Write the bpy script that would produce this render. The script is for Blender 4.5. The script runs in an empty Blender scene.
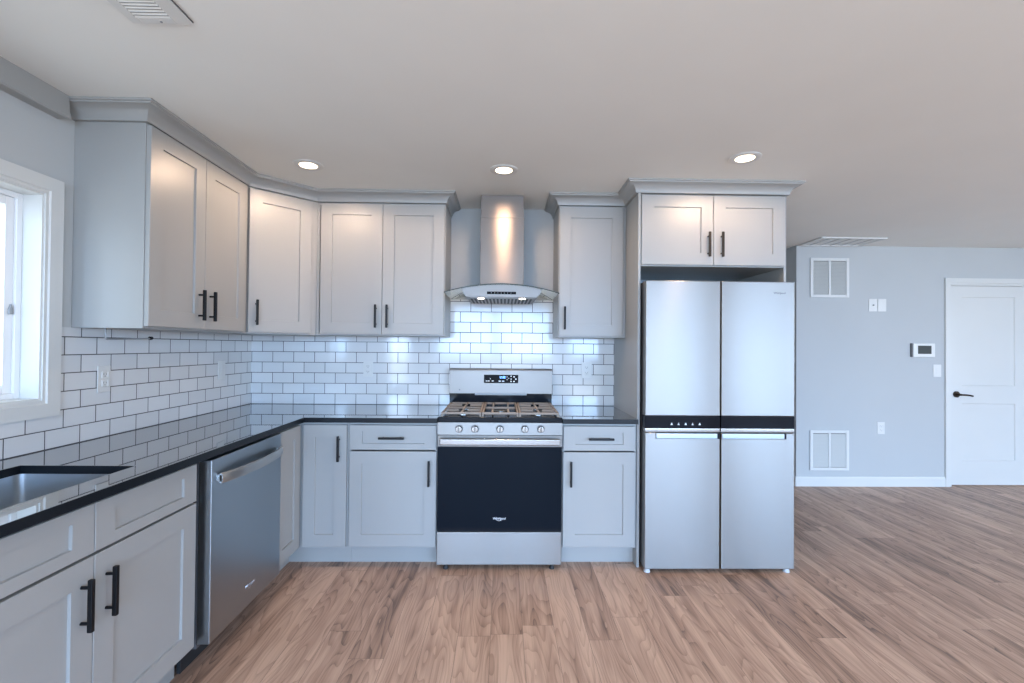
import bpy, bmesh, math, random
from mathutils import Vector, Matrix
random.seed(7)
S = bpy.context.scene
COL = S.collection
PI = math.pi

# ------------------------------------------------------------------ camera
CAM = Vector((1.865, -3.521, 1.3517))
YAW, PITCH, ROLL = 0.0189, 0.0109, 0.0087
cd = bpy.data.cameras.new('camera')
cam = bpy.data.objects.new('camera', cd)
COL.objects.link(cam)
cd.sensor_width = 36.0
cd.lens = 471.17 / 1024 * 36.0
cd.clip_start = 0.02
fwd = Vector((math.sin(YAW) * math.cos(PITCH), math.cos(YAW) * math.cos(PITCH), math.sin(PITCH)))
q = fwd.to_track_quat('-Z', 'Y')
cam.rotation_mode = 'QUATERNION'
cam.rotation_quaternion = q @ Matrix.Rotation(ROLL, 4, 'Z').to_quaternion()
cam.location = CAM
S.camera = cam

# ------------------------------------------------------------------ view, world, daylight
S.view_settings.view_transform = 'Standard'
S.view_settings.look = 'None'
S.view_settings.gamma = 1.0
S.view_settings.use_curve_mapping = False
S.view_settings.exposure = 0.29
S.cycles.use_denoising = True
S.cycles.max_bounces = 10
S.cycles.diffuse_bounces = 6
S.cycles.glossy_bounces = 5
S.cycles.transparent_max_bounces = 12
S.cycles.sample_clamp_indirect = 6.0
S.cycles.caustics_reflective = False
S.cycles.caustics_refractive = False

w = bpy.data.worlds.new('sky')
S.world = w
w.use_nodes = True
bg = w.node_tree.nodes['Background']
bg.inputs['Color'].default_value = (0.80, 0.90, 1.0, 1)
bg.inputs['Strength'].default_value = 1.0


def area(name, loc, rot, sx, sy, power, color):
    l = bpy.data.lights.new(name, 'AREA')
    l.shape = 'RECTANGLE'
    l.size, l.size_y = sx, sy
    l.energy = power
    l.color = color
    o = bpy.data.objects.new(name, l)
    o.location = loc
    o.rotation_euler = rot
    COL.objects.link(o)
    return o


DAY = (0.82, 0.91, 1.0)
LOWSKY = (0.38, 0.62, 1.0)
GROUND = (0.90, 0.96, 0.93)
# area lamps: fill at added unseen openings, daylight at the kitchen window
# added area lamps beyond the unseen rear glazing: sky light above, ground bounce below
area('sky_fill', (4.5, -14.0, 3.7), (PI / 2, 0, 0), 18.0, 5.4, 6000, LOWSKY)
area('ground_fill', (4.5, -10.6, -0.05), (PI, 0, 0), 18.0, 6.4, 1250, GROUND)
area('right_window_fill', (9.26, -3.4, 1.35), (PI / 2, 0, PI / 2), 2.4, 1.5, 80, DAY)  # fill through an unseen side window that is added for it
area('left_rear_window_fill', (-0.16, -5.3, 1.35), (PI / 2, 0, -PI / 2), 2.0, 1.5, 80, DAY)  # unseen left opening added to shift light off the rear wall
area('daylight_kitchen_window', (-0.17, -2.06, 1.54), (PI / 2, 0, -PI / 2), 0.9, 0.8, 3, DAY)

# ------------------------------------------------------------------ materials


def new_mat(name):
    m = bpy.data.materials.new(name)
    m.use_nodes = True
    nt = m.node_tree
    return m, nt, nt.nodes['Principled BSDF'], nt.nodes.new, nt.links.new


def setp(b, **k):
    names = dict(color='Base Color', rough='Roughness', metal='Metallic', spec='Specular IOR Level', ior='IOR',
                 coat='Coat Weight', coat_rough='Coat Roughness', aniso='Anisotropic', anrot='Anisotropic Rotation',
                 emit='Emission Color', emits='Emission Strength', trans='Transmission Weight', alpha='Alpha')
    for a, v in k.items():
        if a in ('color', 'emit'):
            v = (*v, 1)
        b.inputs[names[a]].default_value = v


def paint(name, color, rough=0.5, bump=0.0, scale=120.0, **k):
    m, nt, b, N, L = new_mat(name)
    setp(b, color=color, rough=rough, **k)
    nz = N('ShaderNodeTexNoise')
    nz.inputs['Scale'].default_value = 3.0
    mx = N('ShaderNodeMix')
    mx.data_type = 'RGBA'
    mx.inputs[6].default_value = (*[c * 0.97 for c in color], 1)
    mx.inputs[7].default_value = (*[min(1, c * 1.02) for c in color], 1)
    geo = N('ShaderNodeNewGeometry')
    L(geo.outputs['Position'], nz.inputs['Vector'])
    L(nz.outputs['Fac'], mx.inputs[0])
    L(mx.outputs[2], b.inputs['Base Color'])
    if bump:
        n2 = N('ShaderNodeTexNoise')
        n2.inputs['Scale'].default_value = scale
        L(geo.outputs['Position'], n2.inputs['Vector'])
        bp = N('ShaderNodeBump')
        bp.inputs['Strength'].default_value = bump
        bp.inputs['Distance'].default_value = 0.002
        L(n2.outputs['Fac'], bp.inputs['Height'])
        L(bp.outputs['Normal'], b.inputs['Normal'])
    return m


def steel(name, color=(0.185, 0.165, 0.148), rough=0.32, aniso=0.7, anrot=0.25, grain=0.03):
    m, nt, b, N, L = new_mat(name)
    setp(b, color=color, rough=rough, metal=1.0, aniso=aniso, anrot=anrot)
    t = N('ShaderNodeTangent')
    t.direction_type = 'UV_MAP'
    t.uv_map = 'UVMap'
    L(t.outputs['Tangent'], b.inputs['Tangent'])
    geo = N('ShaderNodeNewGeometry')
    mp = N('ShaderNodeMapping')
    mp.inputs['Scale'].default_value = (3, 3, 500)
    L(geo.outputs['Position'], mp.inputs['Vector'])
    nz = N('ShaderNodeTexNoise')
    nz.inputs['Scale'].default_value = 1.0
    nz.inputs['Detail'].default_value = 3
    L(mp.outputs['Vector'], nz.inputs['Vector'])
    mr = N('ShaderNodeMapRange')
    mr.inputs['To Min'].default_value = rough - grain
    mr.inputs['To Max'].default_value = rough + grain
    L(nz.outputs['Fac'], mr.inputs['Value'])
    L(mr.outputs['Result'], b.inputs['Roughness'])
    return m


def tile_mat(name, axis, phase, wid):
    m, nt, b, N, L = new_mat(name)
    setp(b, rough=0.09, ior=1.52)
    geo = N('ShaderNodeNewGeometry')
    sp = N('ShaderNodeSeparateXYZ')
    L(geo.outputs['Position'], sp.inputs[0])
    cb = N('ShaderNodeCombineXYZ')
    ad = N('ShaderNodeMath')
    ad.inputs[1].default_value = phase
    L(sp.outputs['XYZ'.index(axis)], ad.inputs[0])
    L(ad.outputs[0], cb.inputs[0])
    az = N('ShaderNodeMath')
    az.inputs[1].default_value = -0.915 + 0.077 * 20
    L(sp.outputs[2], az.inputs[0])
    L(az.outputs[0], cb.inputs[1])
    br = N('ShaderNodeTexBrick')
    br.inputs['Scale'].default_value = 1.0
    br.inputs['Brick Width'].default_value = wid
    br.inputs['Row Height'].default_value = 0.077
    br.inputs['Mortar Size'].default_value = 0.0021
    br.inputs['Mortar Smooth'].default_value = 0.15
    br.inputs['Color1'].default_value = (0.74, 0.74, 0.735, 1)
    br.inputs['Color2'].default_value = (0.66, 0.665, 0.665, 1)
    br.inputs['Mortar'].default_value = (0.03, 0.03, 0.034, 1)
    br.offset = 0.5
    L(cb.outputs[0], br.inputs['Vector'])
    L(br.outputs['Color'], b.inputs['Base Color'])
    mr = N('ShaderNodeMapRange')
    mr.inputs['To Min'].default_value = 0.09
    mr.inputs['To Max'].default_value = 0.75
    L(br.outputs['Fac'], mr.inputs['Value'])
    L(mr.outputs['Result'], b.inputs['Roughness'])
    # soft pillowed edge and slightly wavy glaze
    b2 = N('ShaderNodeTexBrick')
    for i in ('Scale', 'Brick Width', 'Row Height'):
        b2.inputs[i].default_value = br.inputs[i].default_value
    b2.inputs['Mortar Size'].default_value = 0.003
    b2.inputs['Mortar Smooth'].default_value = 1.0
    b2.offset = 0.5
    L(cb.outputs[0], b2.inputs['Vector'])
    nz = N('ShaderNodeTexNoise')
    nz.inputs['Scale'].default_value = 14
    L(geo.outputs['Position'], nz.inputs['Vector'])
    m1 = N('ShaderNodeMath')
    m1.operation = 'MULTIPLY_ADD'
    m1.inputs[1].default_value = -1.0
    L(b2.outputs['Fac'], m1.inputs[0])
    m2 = N('ShaderNodeMath')
    m2.operation = 'MULTIPLY'
    m2.inputs[1].default_value = 0.5
    L(nz.outputs['Fac'], m2.inputs[0])
    L(m2.outputs[0], m1.inputs[2])
    bp = N('ShaderNodeBump')
    bp.inputs['Strength'].default_value = 0.5
    bp.inputs['Distance'].default_value = 0.0012
    L(m1.outputs[0], bp.inputs['Height'])
    L(bp.outputs['Normal'], b.inputs['Normal'])
    return m


def floor_mat():
    m, nt, b, N, L = new_mat('vinyl_plank')
    setp(b, rough=0.42, ior=1.45)
    geo = N('ShaderNodeNewGeometry')
    sp = N('ShaderNodeSeparateXYZ')
    L(geo.outputs['Position'], sp.inputs[0])
    cb = N('ShaderNodeCombineXYZ')       # brick space: u along the planks (world Y), v across (world X)
    ay = N('ShaderNodeMath'); ay.inputs[1].default_value = 30.35
    ax = N('ShaderNodeMath'); ax.inputs[1].default_value = 20.07
    L(sp.outputs[1], ay.inputs[0]); L(sp.outputs[0], ax.inputs[0])
    rw = N('ShaderNodeMath'); rw.operation = 'DIVIDE'; rw.inputs[1].default_value = 0.152
    L(ax.outputs[0], rw.inputs[0])
    rf = N('ShaderNodeMath'); rf.operation = 'FLOOR'; L(rw.outputs[0], rf.inputs[0])
    wnz = N('ShaderNodeTexWhiteNoise'); wnz.noise_dimensions = '1D'; L(rf.outputs[0], wnz.inputs['W'])
    ro = N('ShaderNodeMath'); ro.operation = 'MULTIPLY_ADD'; ro.inputs[1].default_value = 1.22
    L(wnz.outputs['Value'], ro.inputs[0]); L(ay.outputs[0], ro.inputs[2])
    L(ro.outputs[0], cb.inputs[0]); L(ax.outputs[0], cb.inputs[1])
    br = N('ShaderNodeTexBrick')
    br.inputs['Scale'].default_value = 1.0
    br.inputs['Brick Width'].default_value = 1.22
    br.inputs['Row Height'].default_value = 0.152
    br.inputs['Mortar Size'].default_value = 0.0007
    br.inputs['Mortar Smooth'].default_value = 0.1
    br.inputs['Bias'].default_value = 0.0
    br.inputs['Color1'].default_value = (0, 0, 0, 1)
    br.inputs['Color2'].default_value = (1, 1, 1, 1)
    br.inputs['Mortar'].default_value = (0.5, 0.5, 0.5, 1)
    br.offset = 0.0
    L(cb.outputs[0], br.inputs['Vector'])
    rnd = N('ShaderNodeSeparateColor')
    L(br.outputs['Color'], rnd.inputs[0])
    # per-plank shift of the figure
    sh = N('ShaderNodeCombineXYZ')
    k1 = N('ShaderNodeMath'); k1.operation = 'MULTIPLY'; k1.inputs[1].default_value = 37.0
    k2 = N('ShaderNodeMath'); k2.operation = 'MULTIPLY'; k2.inputs[1].default_value = 91.0
    L(rnd.outputs[0], k1.inputs[0]); L(rnd.outputs[0], k2.inputs[0])
    L(k1.outputs[0], sh.inputs[0]); L(k2.outputs[0], sh.inputs[1])
    va = N('ShaderNodeVectorMath'); va.operation = 'ADD'
    L(geo.outputs['Position'], va.inputs[0]); L(sh.outputs[0], va.inputs[1])
    # fine fibre
    mp = N('ShaderNodeMapping'); mp.inputs['Scale'].default_value = (140, 5, 1)
    L(va.outputs[0], mp.inputs['Vector'])
    fib = N('ShaderNodeTexNoise'); fib.inputs['Scale'].default_value = 1; fib.inputs['Detail'].default_value = 5
    L(mp.outputs[0], fib.inputs['Vector'])
    # broad streaks
    mp2 = N('ShaderNodeMapping'); mp2.inputs['Scale'].default_value = (17, 1.1, 1)
    L(va.outputs[0], mp2.inputs['Vector'])
    stk = N('ShaderNodeTexNoise'); stk.inputs['Scale'].default_value = 1; stk.inputs['Detail'].default_value = 3
    stk.inputs['Distortion'].default_value = 0.5
    L(mp2.outputs[0], stk.inputs['Vector'])
    # cathedral figure: contour lines of a stretched noise
    mp3 = N('ShaderNodeMapping'); mp3.inputs['Scale'].default_value = (7.5, 1.15, 1)
    L(va.outputs[0], mp3.inputs['Vector'])
    cn = N('ShaderNodeTexNoise'); cn.inputs['Scale'].default_value = 1; cn.inputs['Detail'].default_value = 1.5
    L(mp3.outputs[0], cn.inputs['Vector'])
    cm = N('ShaderNodeMath'); cm.operation = 'MULTIPLY'; cm.inputs[1].default_value = 17.0
    L(cn.outputs['Fac'], cm.inputs[0])
    fr = N('ShaderNodeMath'); fr.operation = 'FRACT'
    L(cm.outputs[0], fr.inputs[0])
    pw = N('ShaderNodeMath'); pw.operation = 'POWER'; pw.inputs[1].default_value = 3.0
    L(fr.outputs[0], pw.inputs[0])
    # combine
    a1 = N('ShaderNodeMath'); a1.operation = 'MULTIPLY_ADD'; a1.inputs[1].default_value = 0.72
    L(stk.outputs['Fac'], a1.inputs[0])
    a0 = N('ShaderNodeMath'); a0.operation = 'MULTIPLY'; a0.inputs[1].default_value = 0.30
    L(fib.outputs['Fac'], a0.inputs[0]); L(a0.outputs[0], a1.inputs[2])
    a2 = N('ShaderNodeMath'); a2.operation = 'MULTIPLY_ADD'; a2.inputs[1].default_value = -0.15
    L(pw.outputs[0], a2.inputs[0]); L(a1.outputs[0], a2.inputs[2])
    a3 = N('ShaderNodeMath'); a3.operation = 'MULTIPLY_ADD'; a3.inputs[1].default_value = 0.20
    L(rnd.outputs[0], a3.inputs[0]); L(a2.outputs[0], a3.inputs[2])
    rp = N('ShaderNodeValToRGB')
    e = rp.color_ramp.elements
    e[0].position = 0.345; e[0].color = (0.16, 0.098, 0.070, 1)
    e[1].position = 0.78; e[1].color = (0.63, 0.42, 0.305, 1)
    x = rp.color_ramp.elements.new(0.52); x.color = (0.39, 0.24, 0.168, 1)
    L(a3.outputs[0], rp.inputs[0])
    mx = N('ShaderNodeMix'); mx.data_type = 'RGBA'
    mx.inputs[7].default_value = (0.12, 0.08, 0.06, 1)
    L(br.outputs['Fac'], mx.inputs[0]); L(rp.outputs['Color'], mx.inputs[6])
    L(mx.outputs[2], b.inputs['Base Color'])
    bp = N('ShaderNodeBump'); bp.inputs['Strength'].default_value = 0.12; bp.inputs['Distance'].default_value = 0.001
    L(a2.outputs[0], bp.inputs['Height']); L(bp.outputs['Normal'], b.inputs['Normal'])
    return m


def counter_mat():
    m, nt, b, N, L = new_mat('black_granite')
    setp(b, rough=0.5, spec=0.0)
    vo = N('ShaderNodeTexNoise'); vo.inputs['Scale'].default_value = 420; vo.inputs['Detail'].default_value = 2
    geo = N('ShaderNodeNewGeometry'); L(geo.outputs['Position'], vo.inputs['Vector'])
    rp = N('ShaderNodeValToRGB')
    rp.color_ramp.elements[0].position = 0.55; rp.color_ramp.elements[0].color = (0.006, 0.007, 0.009, 1)
    rp.color_ramp.elements[1].position = 0.8; rp.color_ramp.elements[1].color = (0.05, 0.052, 0.058, 1)
    L(vo.outputs['Fac'], rp.inputs[0]); L(rp.outputs[0], b.inputs['Base Color'])
    # mirror polish that strengthens towards grazing view
    lw = N('ShaderNodeLayerWeight'); lw.inputs['Blend'].default_value = 0.5
    pw = N('ShaderNodeMath'); pw.operation = 'POWER'; pw.inputs[1].default_value = 1.0
    L(lw.outputs['Facing'], pw.inputs[0])
    mr = N('ShaderNodeMapRange'); mr.inputs['To Min'].default_value = 0.03; mr.inputs['To Max'].default_value = 0.95
    L(pw.outputs[0], mr.inputs['Value'])
    gl = N('ShaderNodeBsdfGlossy'); gl.inputs['Roughness'].default_value = 0.025
    mx = N('ShaderNodeMixShader')
    L(mr.outputs[0], mx.inputs[0]); L(b.outputs[0], mx.inputs[1]); L(gl.outputs[0], mx.inputs[2])
    L(mx.outputs[0], nt.nodes['Material Output'].inputs[0])
    return m


def glass_mat(name, tint=(0.96, 0.98, 0.98), refl=1.0):
    m = bpy.data.materials.new(name)
    m.use_nodes = True
    nt = m.node_tree
    for n in list(nt.nodes):
        nt.nodes.remove(n)
    out = nt.nodes.new('ShaderNodeOutputMaterial')
    tr = nt.nodes.new('ShaderNodeBsdfTransparent'); tr.inputs[0].default_value = (*tint, 1)
    gl = nt.nodes.new('ShaderNodeBsdfGlossy'); gl.inputs['Roughness'].default_value = 0.02
    fr = nt.nodes.new('ShaderNodeFresnel'); fr.inputs[0].default_value = 1.5
    mul = nt.nodes.new('ShaderNodeMath'); mul.operation = 'MULTIPLY'; mul.inputs[1].default_value = refl
    nt.links.new(fr.outputs[0], mul.inputs[0])
    ge = nt.nodes.new('ShaderNodeNewGeometry')
    inv = nt.nodes.new('ShaderNodeMath'); inv.operation = 'SUBTRACT'; inv.inputs[0].default_value = 1.0
    nt.links.new(ge.outputs['Backfacing'], inv.inputs[1])
    m2 = nt.nodes.new('ShaderNodeMath'); m2.operation = 'MULTIPLY'
    nt.links.new(mul.outputs[0], m2.inputs[0]); nt.links.new(inv.outputs[0], m2.inputs[1])
    mx = nt.nodes.new('ShaderNodeMixShader')
    nt.links.new(m2.outputs[0], mx.inputs[0]); nt.links.new(tr.outputs[0], mx.inputs[1]); nt.links.new(gl.outputs[0], mx.inputs[2])
    nt.links.new(mx.outputs[0], out.inputs[0])
    return m


def emit_mat(name, color, strength):
    m, nt, b, N, L = new_mat(name)
    setp(b, color=color, emit=color, emits=strength, rough=0.5)
    return m


M = dict(
    cab=paint('cabinet_grey_paint', (0.355, 0.355, 0.345), 0.38, 0.03, 60),
    cabin=paint('cabinet_interior', (0.16, 0.16, 0.16), 0.6),
    wall=paint('wall_pale_grey', (0.50, 0.515, 0.515), 0.75, 0.08, 260),
    ceil=paint('ceiling_white', (0.83, 0.83, 0.80), 0.85, 0.06, 200),
    trim=paint('white_trim_paint', (0.67, 0.67, 0.645), 0.35),
    vinyl=paint('white_window_vinyl', (0.82, 0.82, 0.82), 0.3),
    plastic=paint('white_plastic', (0.70, 0.70, 0.68), 0.3),
    slot=paint('dark_slot', (0.02, 0.02, 0.02), 0.6),
    black=paint('matte_black_metal', (0.006, 0.006, 0.007), 0.4, spec=0.25),
    bronze=paint('dark_bronze', (0.05, 0.035, 0.025), 0.35, metal=0.8),
    enamel=paint('black_enamel', (0.008, 0.010, 0.014), 0.12, spec=0.15),
    iron=paint('cast_iron', (0.27, 0.215, 0.17), 0.5, 0.2, 300),  # dark iron lightened to tan, hood lamp glow put into the colour
    plinth=paint('black_toe_kick', (0.02, 0.02, 0.022), 0.6),
    rubber=paint('black_rubber', (0.02, 0.02, 0.02), 0.7),
    case=paint('dark_grey_casing', (0.10, 0.10, 0.105), 0.45),
    grey=paint('grey_plastic', (0.30, 0.31, 0.32), 0.4),
    filt2=paint('pale_grey_plastic', (0.5, 0.52, 0.54), 0.4),
    screen=paint('grey_display', (0.07, 0.075, 0.07), 0.5, spec=0.2),
    filt=paint('grille_filter', (0.20, 0.20, 0.19), 0.8),
    slat=paint('grille_slat', (0.60, 0.60, 0.575), 0.5),
    steel=steel('brushed_steel'),
    fridge=steel('brushed_steel_fridge', (0.285, 0.265, 0.245), 0.30, 0.95),
    dwsteel=steel('brushed_steel_dark', (0.36, 0.40, 0.43), 0.30, 0.6),
    chim=steel('brushed_steel_hood', (0.20, 0.165, 0.14), 0.33, 0.95, 0.25),
    polish=steel('polished_steel', (0.34, 0.315, 0.29), 0.2, 0.3),
    satin=steel('satin_steel', (0.52, 0.52, 0.51), 0.38, 0.3),
    sink=steel('sink_steel', (0.60, 0.63, 0.66), 0.3, 0.2),
    tileb=tile_mat('subway_tile_back', 'X', 39.5 * 0.1533 - 0.166, 0.1533),
    tilel=tile_mat('subway_tile_left', 'Y', 39.5 * 0.1587 + 0.299, 0.1587),
    floor=floor_mat(),
    counter=counter_mat(),
    stone_edge=paint('black_stone_edge', (0.007, 0.009, 0.012), 0.3, spec=0.25),
    glass=glass_mat('window_glass'),
    hoodglass=glass_mat('hood_glass', (0.80, 0.86, 0.84), 1.2),
    glassedge=paint('glass_edge', (0.03, 0.045, 0.045), 0.1),
    lamp=emit_mat('lamp_diffuser', (1.0, 0.80, 0.58), 5.0),
    led=emit_mat('hood_led', (1.0, 0.86, 0.68), 14.0),
    digit=emit_mat('blue_digits', (0.25, 0.55, 1.0), 2.0),
    white=paint('white_print', (0.75, 0.77, 0.80), 0.4),
    ink=paint('dark_print', (0.05, 0.05, 0.055), 0.4),
    silver=paint('silver_print', (0.75, 0.75, 0.76), 0.25, metal=0.9),
)
ovg, _, _b, _, _ = new_mat('oven_black_glass')
setp(_b, color=(0.006, 0.009, 0.014), rough=0.03, ior=1.15)
M['oven'] = ovg
bg_, _, _b, _, _ = new_mat('black_gloss_band')
setp(_b, color=(0.006, 0.007, 0.010), rough=0.12, ior=1.2)
M['band'] = bg_

# ------------------------------------------------------------------ mesh helpers
WLD = {}


def boxm(bm, x0, x1, y0, y1, z0, z1, bev=0.0, seg=2, mat=None):
    r = bmesh.ops.create_cube(bm, size=1.0)
    vs = r['verts']
    for v in vs:
        v.co = Vector((x0 + (v.co.x + .5) * (x1 - x0), y0 + (v.co.y + .5) * (y1 - y0), z0 + (v.co.z + .5) * (z1 - z0)))
        if mat is not None:
            v.co = mat @ v.co
    if bev > 0:
        es = list({e for v in vs for e in v.link_edges})
        bmesh.ops.bevel(bm, geom=es, offset=bev, segments=seg, profile=0.5, affect='EDGES')
    return bm


def box(*a, **k):
    return boxm(bmesh.new(), *a, **k)


def cylm(bm, p0, p1, r, seg=20, r2=None, bev=0.0):
    p0, p1 = Vector(p0), Vector(p1)
    d = p1 - p0
    rr = bmesh.ops.create_cone(bm, cap_ends=True, segments=seg, radius1=r, radius2=r if r2 is None else r2, depth=d.length)
    rot = d.to_track_quat('Z', 'Y').to_matrix().to_4x4()
    mt = Matrix.Translation((p0 + p1) / 2) @ rot
    for v in rr['verts']:
        v.co = mt @ v.co
    if bev:
        es = [e for v in rr['verts'] for e in v.link_edges if len(e.link_faces) == 2 and any(len(f.verts) > 4 for f in e.link_faces)]
        bmesh.ops.bevel(bm, geom=list(set(es)), offset=bev, segments=2, profile=0.5, affect='EDGES')
    return bm


def cyl(*a, **k):
    return cylm(bmesh.new(), *a, **k)


def tube(bm, pts, r, seg=10):
    pts = [Vector(p) for p in pts]
    rings = []
    for i, p in enumerate(pts):
        t = (pts[min(i + 1, len(pts) - 1)] - pts[max(i - 1, 0)]).normalized()
        a = t.cross(Vector((0, 0, 1)))
        if a.length < 1e-3:
            a = t.cross(Vector((1, 0, 0)))
        a.normalize()
        b = t.cross(a)
        rings.append([bm.verts.new(p + a * r * math.cos(2 * PI * k / seg) + b * r * math.sin(2 * PI * k / seg)) for k in range(seg)])
    for i in range(len(rings) - 1):
        for k in range(seg):
            bm.faces.new((rings[i][k], rings[i][(k + 1) % seg], rings[i + 1][(k + 1) % seg], rings[i + 1][k]))
    bm.faces.new(rings[0][::-1])
    bm.faces.new(rings[-1])
    return bm


def prism(bm, poly, axis, a, b):
    """poly: 2-D points; axis 'x': (y,z) ; 'y': (x,z) ; 'z': (x,y)"""
    def P(p, t):
        return {'x': (t, p[0], p[1]), 'y': (p[0], t, p[1]), 'z': (p[0], p[1], t)}[axis]
    A = [bm.verts.new(P(p, a)) for p in poly]
    B = [bm.verts.new(P(p, b)) for p in poly]
    n = len(poly)
    for i in range(n):
        bm.faces.new((A[i], A[(i + 1) % n], B[(i + 1) % n], B[i]))
    bm.faces.new(A[::-1])
    bm.faces.new(B)
    return bm


def lathe(bm, prof, c, seg=32, M4=None):
    """prof: (r,z) list around the vertical axis at c"""
    rings = []
    for r, z in prof:
        ring = []
        for k in range(seg):
            p = Vector((r * math.cos(2 * PI * k / seg), r * math.sin(2 * PI * k / seg), z))
            if M4 is not None:
                p = M4 @ p
            ring.append(bm.verts.new(Vector(c) + p))
        rings.append(ring)
    for i in range(len(rings) - 1):
        for k in range(seg):
            bm.faces.new((rings[i][k], rings[i][(k + 1) % seg], rings[i + 1][(k + 1) % seg], rings[i + 1][k]))
    bm.faces.new(rings[0][::-1])
    bm.faces.new(rings[-1])
    return bm


def mk(name, bm, mat, parent=None, smooth=35):
    bmesh.ops.recalc_face_normals(bm, faces=bm.faces[:])
    co = [v.co for v in bm.verts]
    lo = Vector((min(c[i] for c in co) for i in range(3)))
    hi = Vector((max(c[i] for c in co) for i in range(3)))
    c = (lo + hi) / 2
    uv = bm.loops.layers.uv.new('UVMap')
    for f in bm.faces:
        n = f.normal
        ax = max(range(3), key=lambda i: abs(n[i]))
        for l in f.loops:
            p = l.vert.co
            l[uv].uv = ((p.y, p.z), (p.x, p.z), (p.x, p.y))[ax]
    for v in bm.verts:
        v.co -= c
    me = bpy.data.meshes.new(name)
    bm.to_mesh(me)
    bm.free()
    if smooth:
        me.shade_smooth()
        me.set_sharp_from_angle(angle=math.radians(smooth))
    me.materials.append(mat)
    o = bpy.data.objects.new(name, me)
    COL.objects.link(o)
    if smooth:
        wm = o.modifiers.new('weighted_normal', 'WEIGHTED_NORMAL')
        wm.keep_sharp = True
        wm.weight = 100
    WLD[o] = c.copy()
    if parent is not None:
        o.parent = parent
        o.location = c - WLD[parent]
    else:
        o.location = c
    return o


def tag(o, label, cat, group=None, kind=None):
    o['label'] = label
    o['category'] = cat
    if group:
        o['group'] = group
    if kind:
        o['kind'] = kind
    return o


def thing(name, label, cat, loc, group=None):
    o = bpy.data.objects.new(name, None)
    o.empty_display_size = 0.1
    o.location = loc
    COL.objects.link(o)
    WLD[o] = Vector(loc)
    return tag(o, label, cat, group)


def struct(name, bm, mat, label, cat):
    return tag(mk(name, bm, mat), label, cat, kind='structure')


def frame_at(x, y, z, rz):
    return Matrix.Translation((x, y, z)) @ Matrix.Rotation(rz, 4, 'Z')


def shaker(Mx, w, h, t=0.02, s=0.075, rec=0.009):
    """shaker door or drawer front; local x across, z up, front at y=-t"""
    bm = bmesh.new()
    c = 0.0015
    loops = [(0, 0.0), (0, -(t - c)), (c, -t), (s, -t), (s + 0.0015, -(t - rec))]
    rings = []
    for ins, y in loops:
        rings.append([bm.verts.new(Mx @ Vector(p)) for p in ((ins, y, ins), (w - ins, y, ins), (w - ins, y, h - ins), (ins, y, h - ins))])
    for a, b in zip(rings, rings[1:]):
        for k in range(4):
            bm.faces.new((a[k], a[(k + 1) % 4], b[(k + 1) % 4], b[k]))
    bm.faces.new(rings[-1])
    bm.faces.new(rings[0][::-1])
    return bm


def pull(Mx, cx, cz, vertical=True, L=0.155, t=0.02, wd=0.013, dp=0.015, off=0.037):
    """black bar pull on two posts"""
    bm = bmesh.new()
    y1 = -t - off
    if vertical:
        boxm(bm, cx - wd / 2, cx + wd / 2, y1, y1 + dp, cz - L / 2, cz + L / 2, 0.003, 2, Mx)
        posts = [(cx, cz - L * 0.34), (cx, cz + L * 0.34)]
    else:
        boxm(bm, cx - L / 2, cx + L / 2, y1, y1 + dp, cz - wd / 2, cz + wd / 2, 0.003, 2, Mx)
        posts = [(cx - L * 0.34, cz), (cx + L * 0.34, cz)]
    for px, pz in posts:
        cylm(bm, Mx @ Vector((px, -t - 0.0003, pz)), Mx @ Vector((px, y1 + dp * 0.6, pz)), 0.0048, 10)
    return bm


def sweep(profile, path):
    """profile: (offset outward, z); path: xy points; outward = right-hand side of travel; mitred corners"""
    bm = bmesh.new()
    P = [Vector(p) for p in path]
    n = len(P)
    nr = []
    for i in range(n - 1):
        d = (P[i + 1] - P[i]).normalized()
        nr.append(Vector((d.y, -d.x)))
    rows = []
    for i in range(n):
        if i == 0:
            m = nr[0]
        elif i == n - 1:
            m = nr[-1]
        else:
            s = nr[i - 1] + nr[i]
            m = s / (1 + nr[i - 1].dot(nr[i]))
        rows.append([bm.verts.new((P[i].x + m.x * o, P[i].y + m.y * o, z)) for o, z in profile])
    k = len(profile)
    for a, b in zip(rows, rows[1:]):
        for j in range(k):
            bm.faces.new((a[j], a[(j + 1) % k], b[(j + 1) % k], b[j]))
    bm.faces.new(rows[0])
    bm.faces.new(rows[-1][::-1])
    return bm


def text_bm(body, size, Mx, extrude=0.0003, bold=0.0):
    c = bpy.data.curves.new('lettering', 'FONT')
    c.body = body
    c.size = size
    c.align_x = 'CENTER'
    c.align_y = 'CENTER'
    c.extrude = extrude
    c.offset = bold
    c.resolution_u = 2
    o = bpy.data.objects.new('lettering', c)
    COL.objects.link(o)
    dg = bpy.context.evaluated_depsgraph_get()
    me = bpy.data.meshes.new_from_object(o.evaluated_get(dg))
    bm = bmesh.new()
    bm.from_mesh(me)
    bm.transform(Mx @ Matrix.Rotation(PI / 2, 4, 'X'))
    bpy.data.objects.remove(o)
    bpy.data.curves.remove(c)
    bpy.data.meshes.remove(me)
    return bm


# ------------------------------------------------------------------ room shell
ZC = 2.382
T = 0.12
XR, YR, YF = 9.1, -7.0, 1.093      # right wall, rear wall, far wall
ZK = 0.914                        # worktop height
struct('floor', box(-T, XR + T, YR - T, 3.2, -0.08, 0.0), M['floor'], 'brown wood-look plank flooring running through the whole room', 'floor')
struct('ceiling', box(-T, XR + T, YR - T, 3.2, ZC, ZC + 0.08), M['ceil'], 'flat pale ceiling over the whole room', 'ceiling')

# left wall with the kitchen window opening
WY0, WY1, WZ0, WZ1 = -2.545, -1.585, 1.119, 1.955


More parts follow.
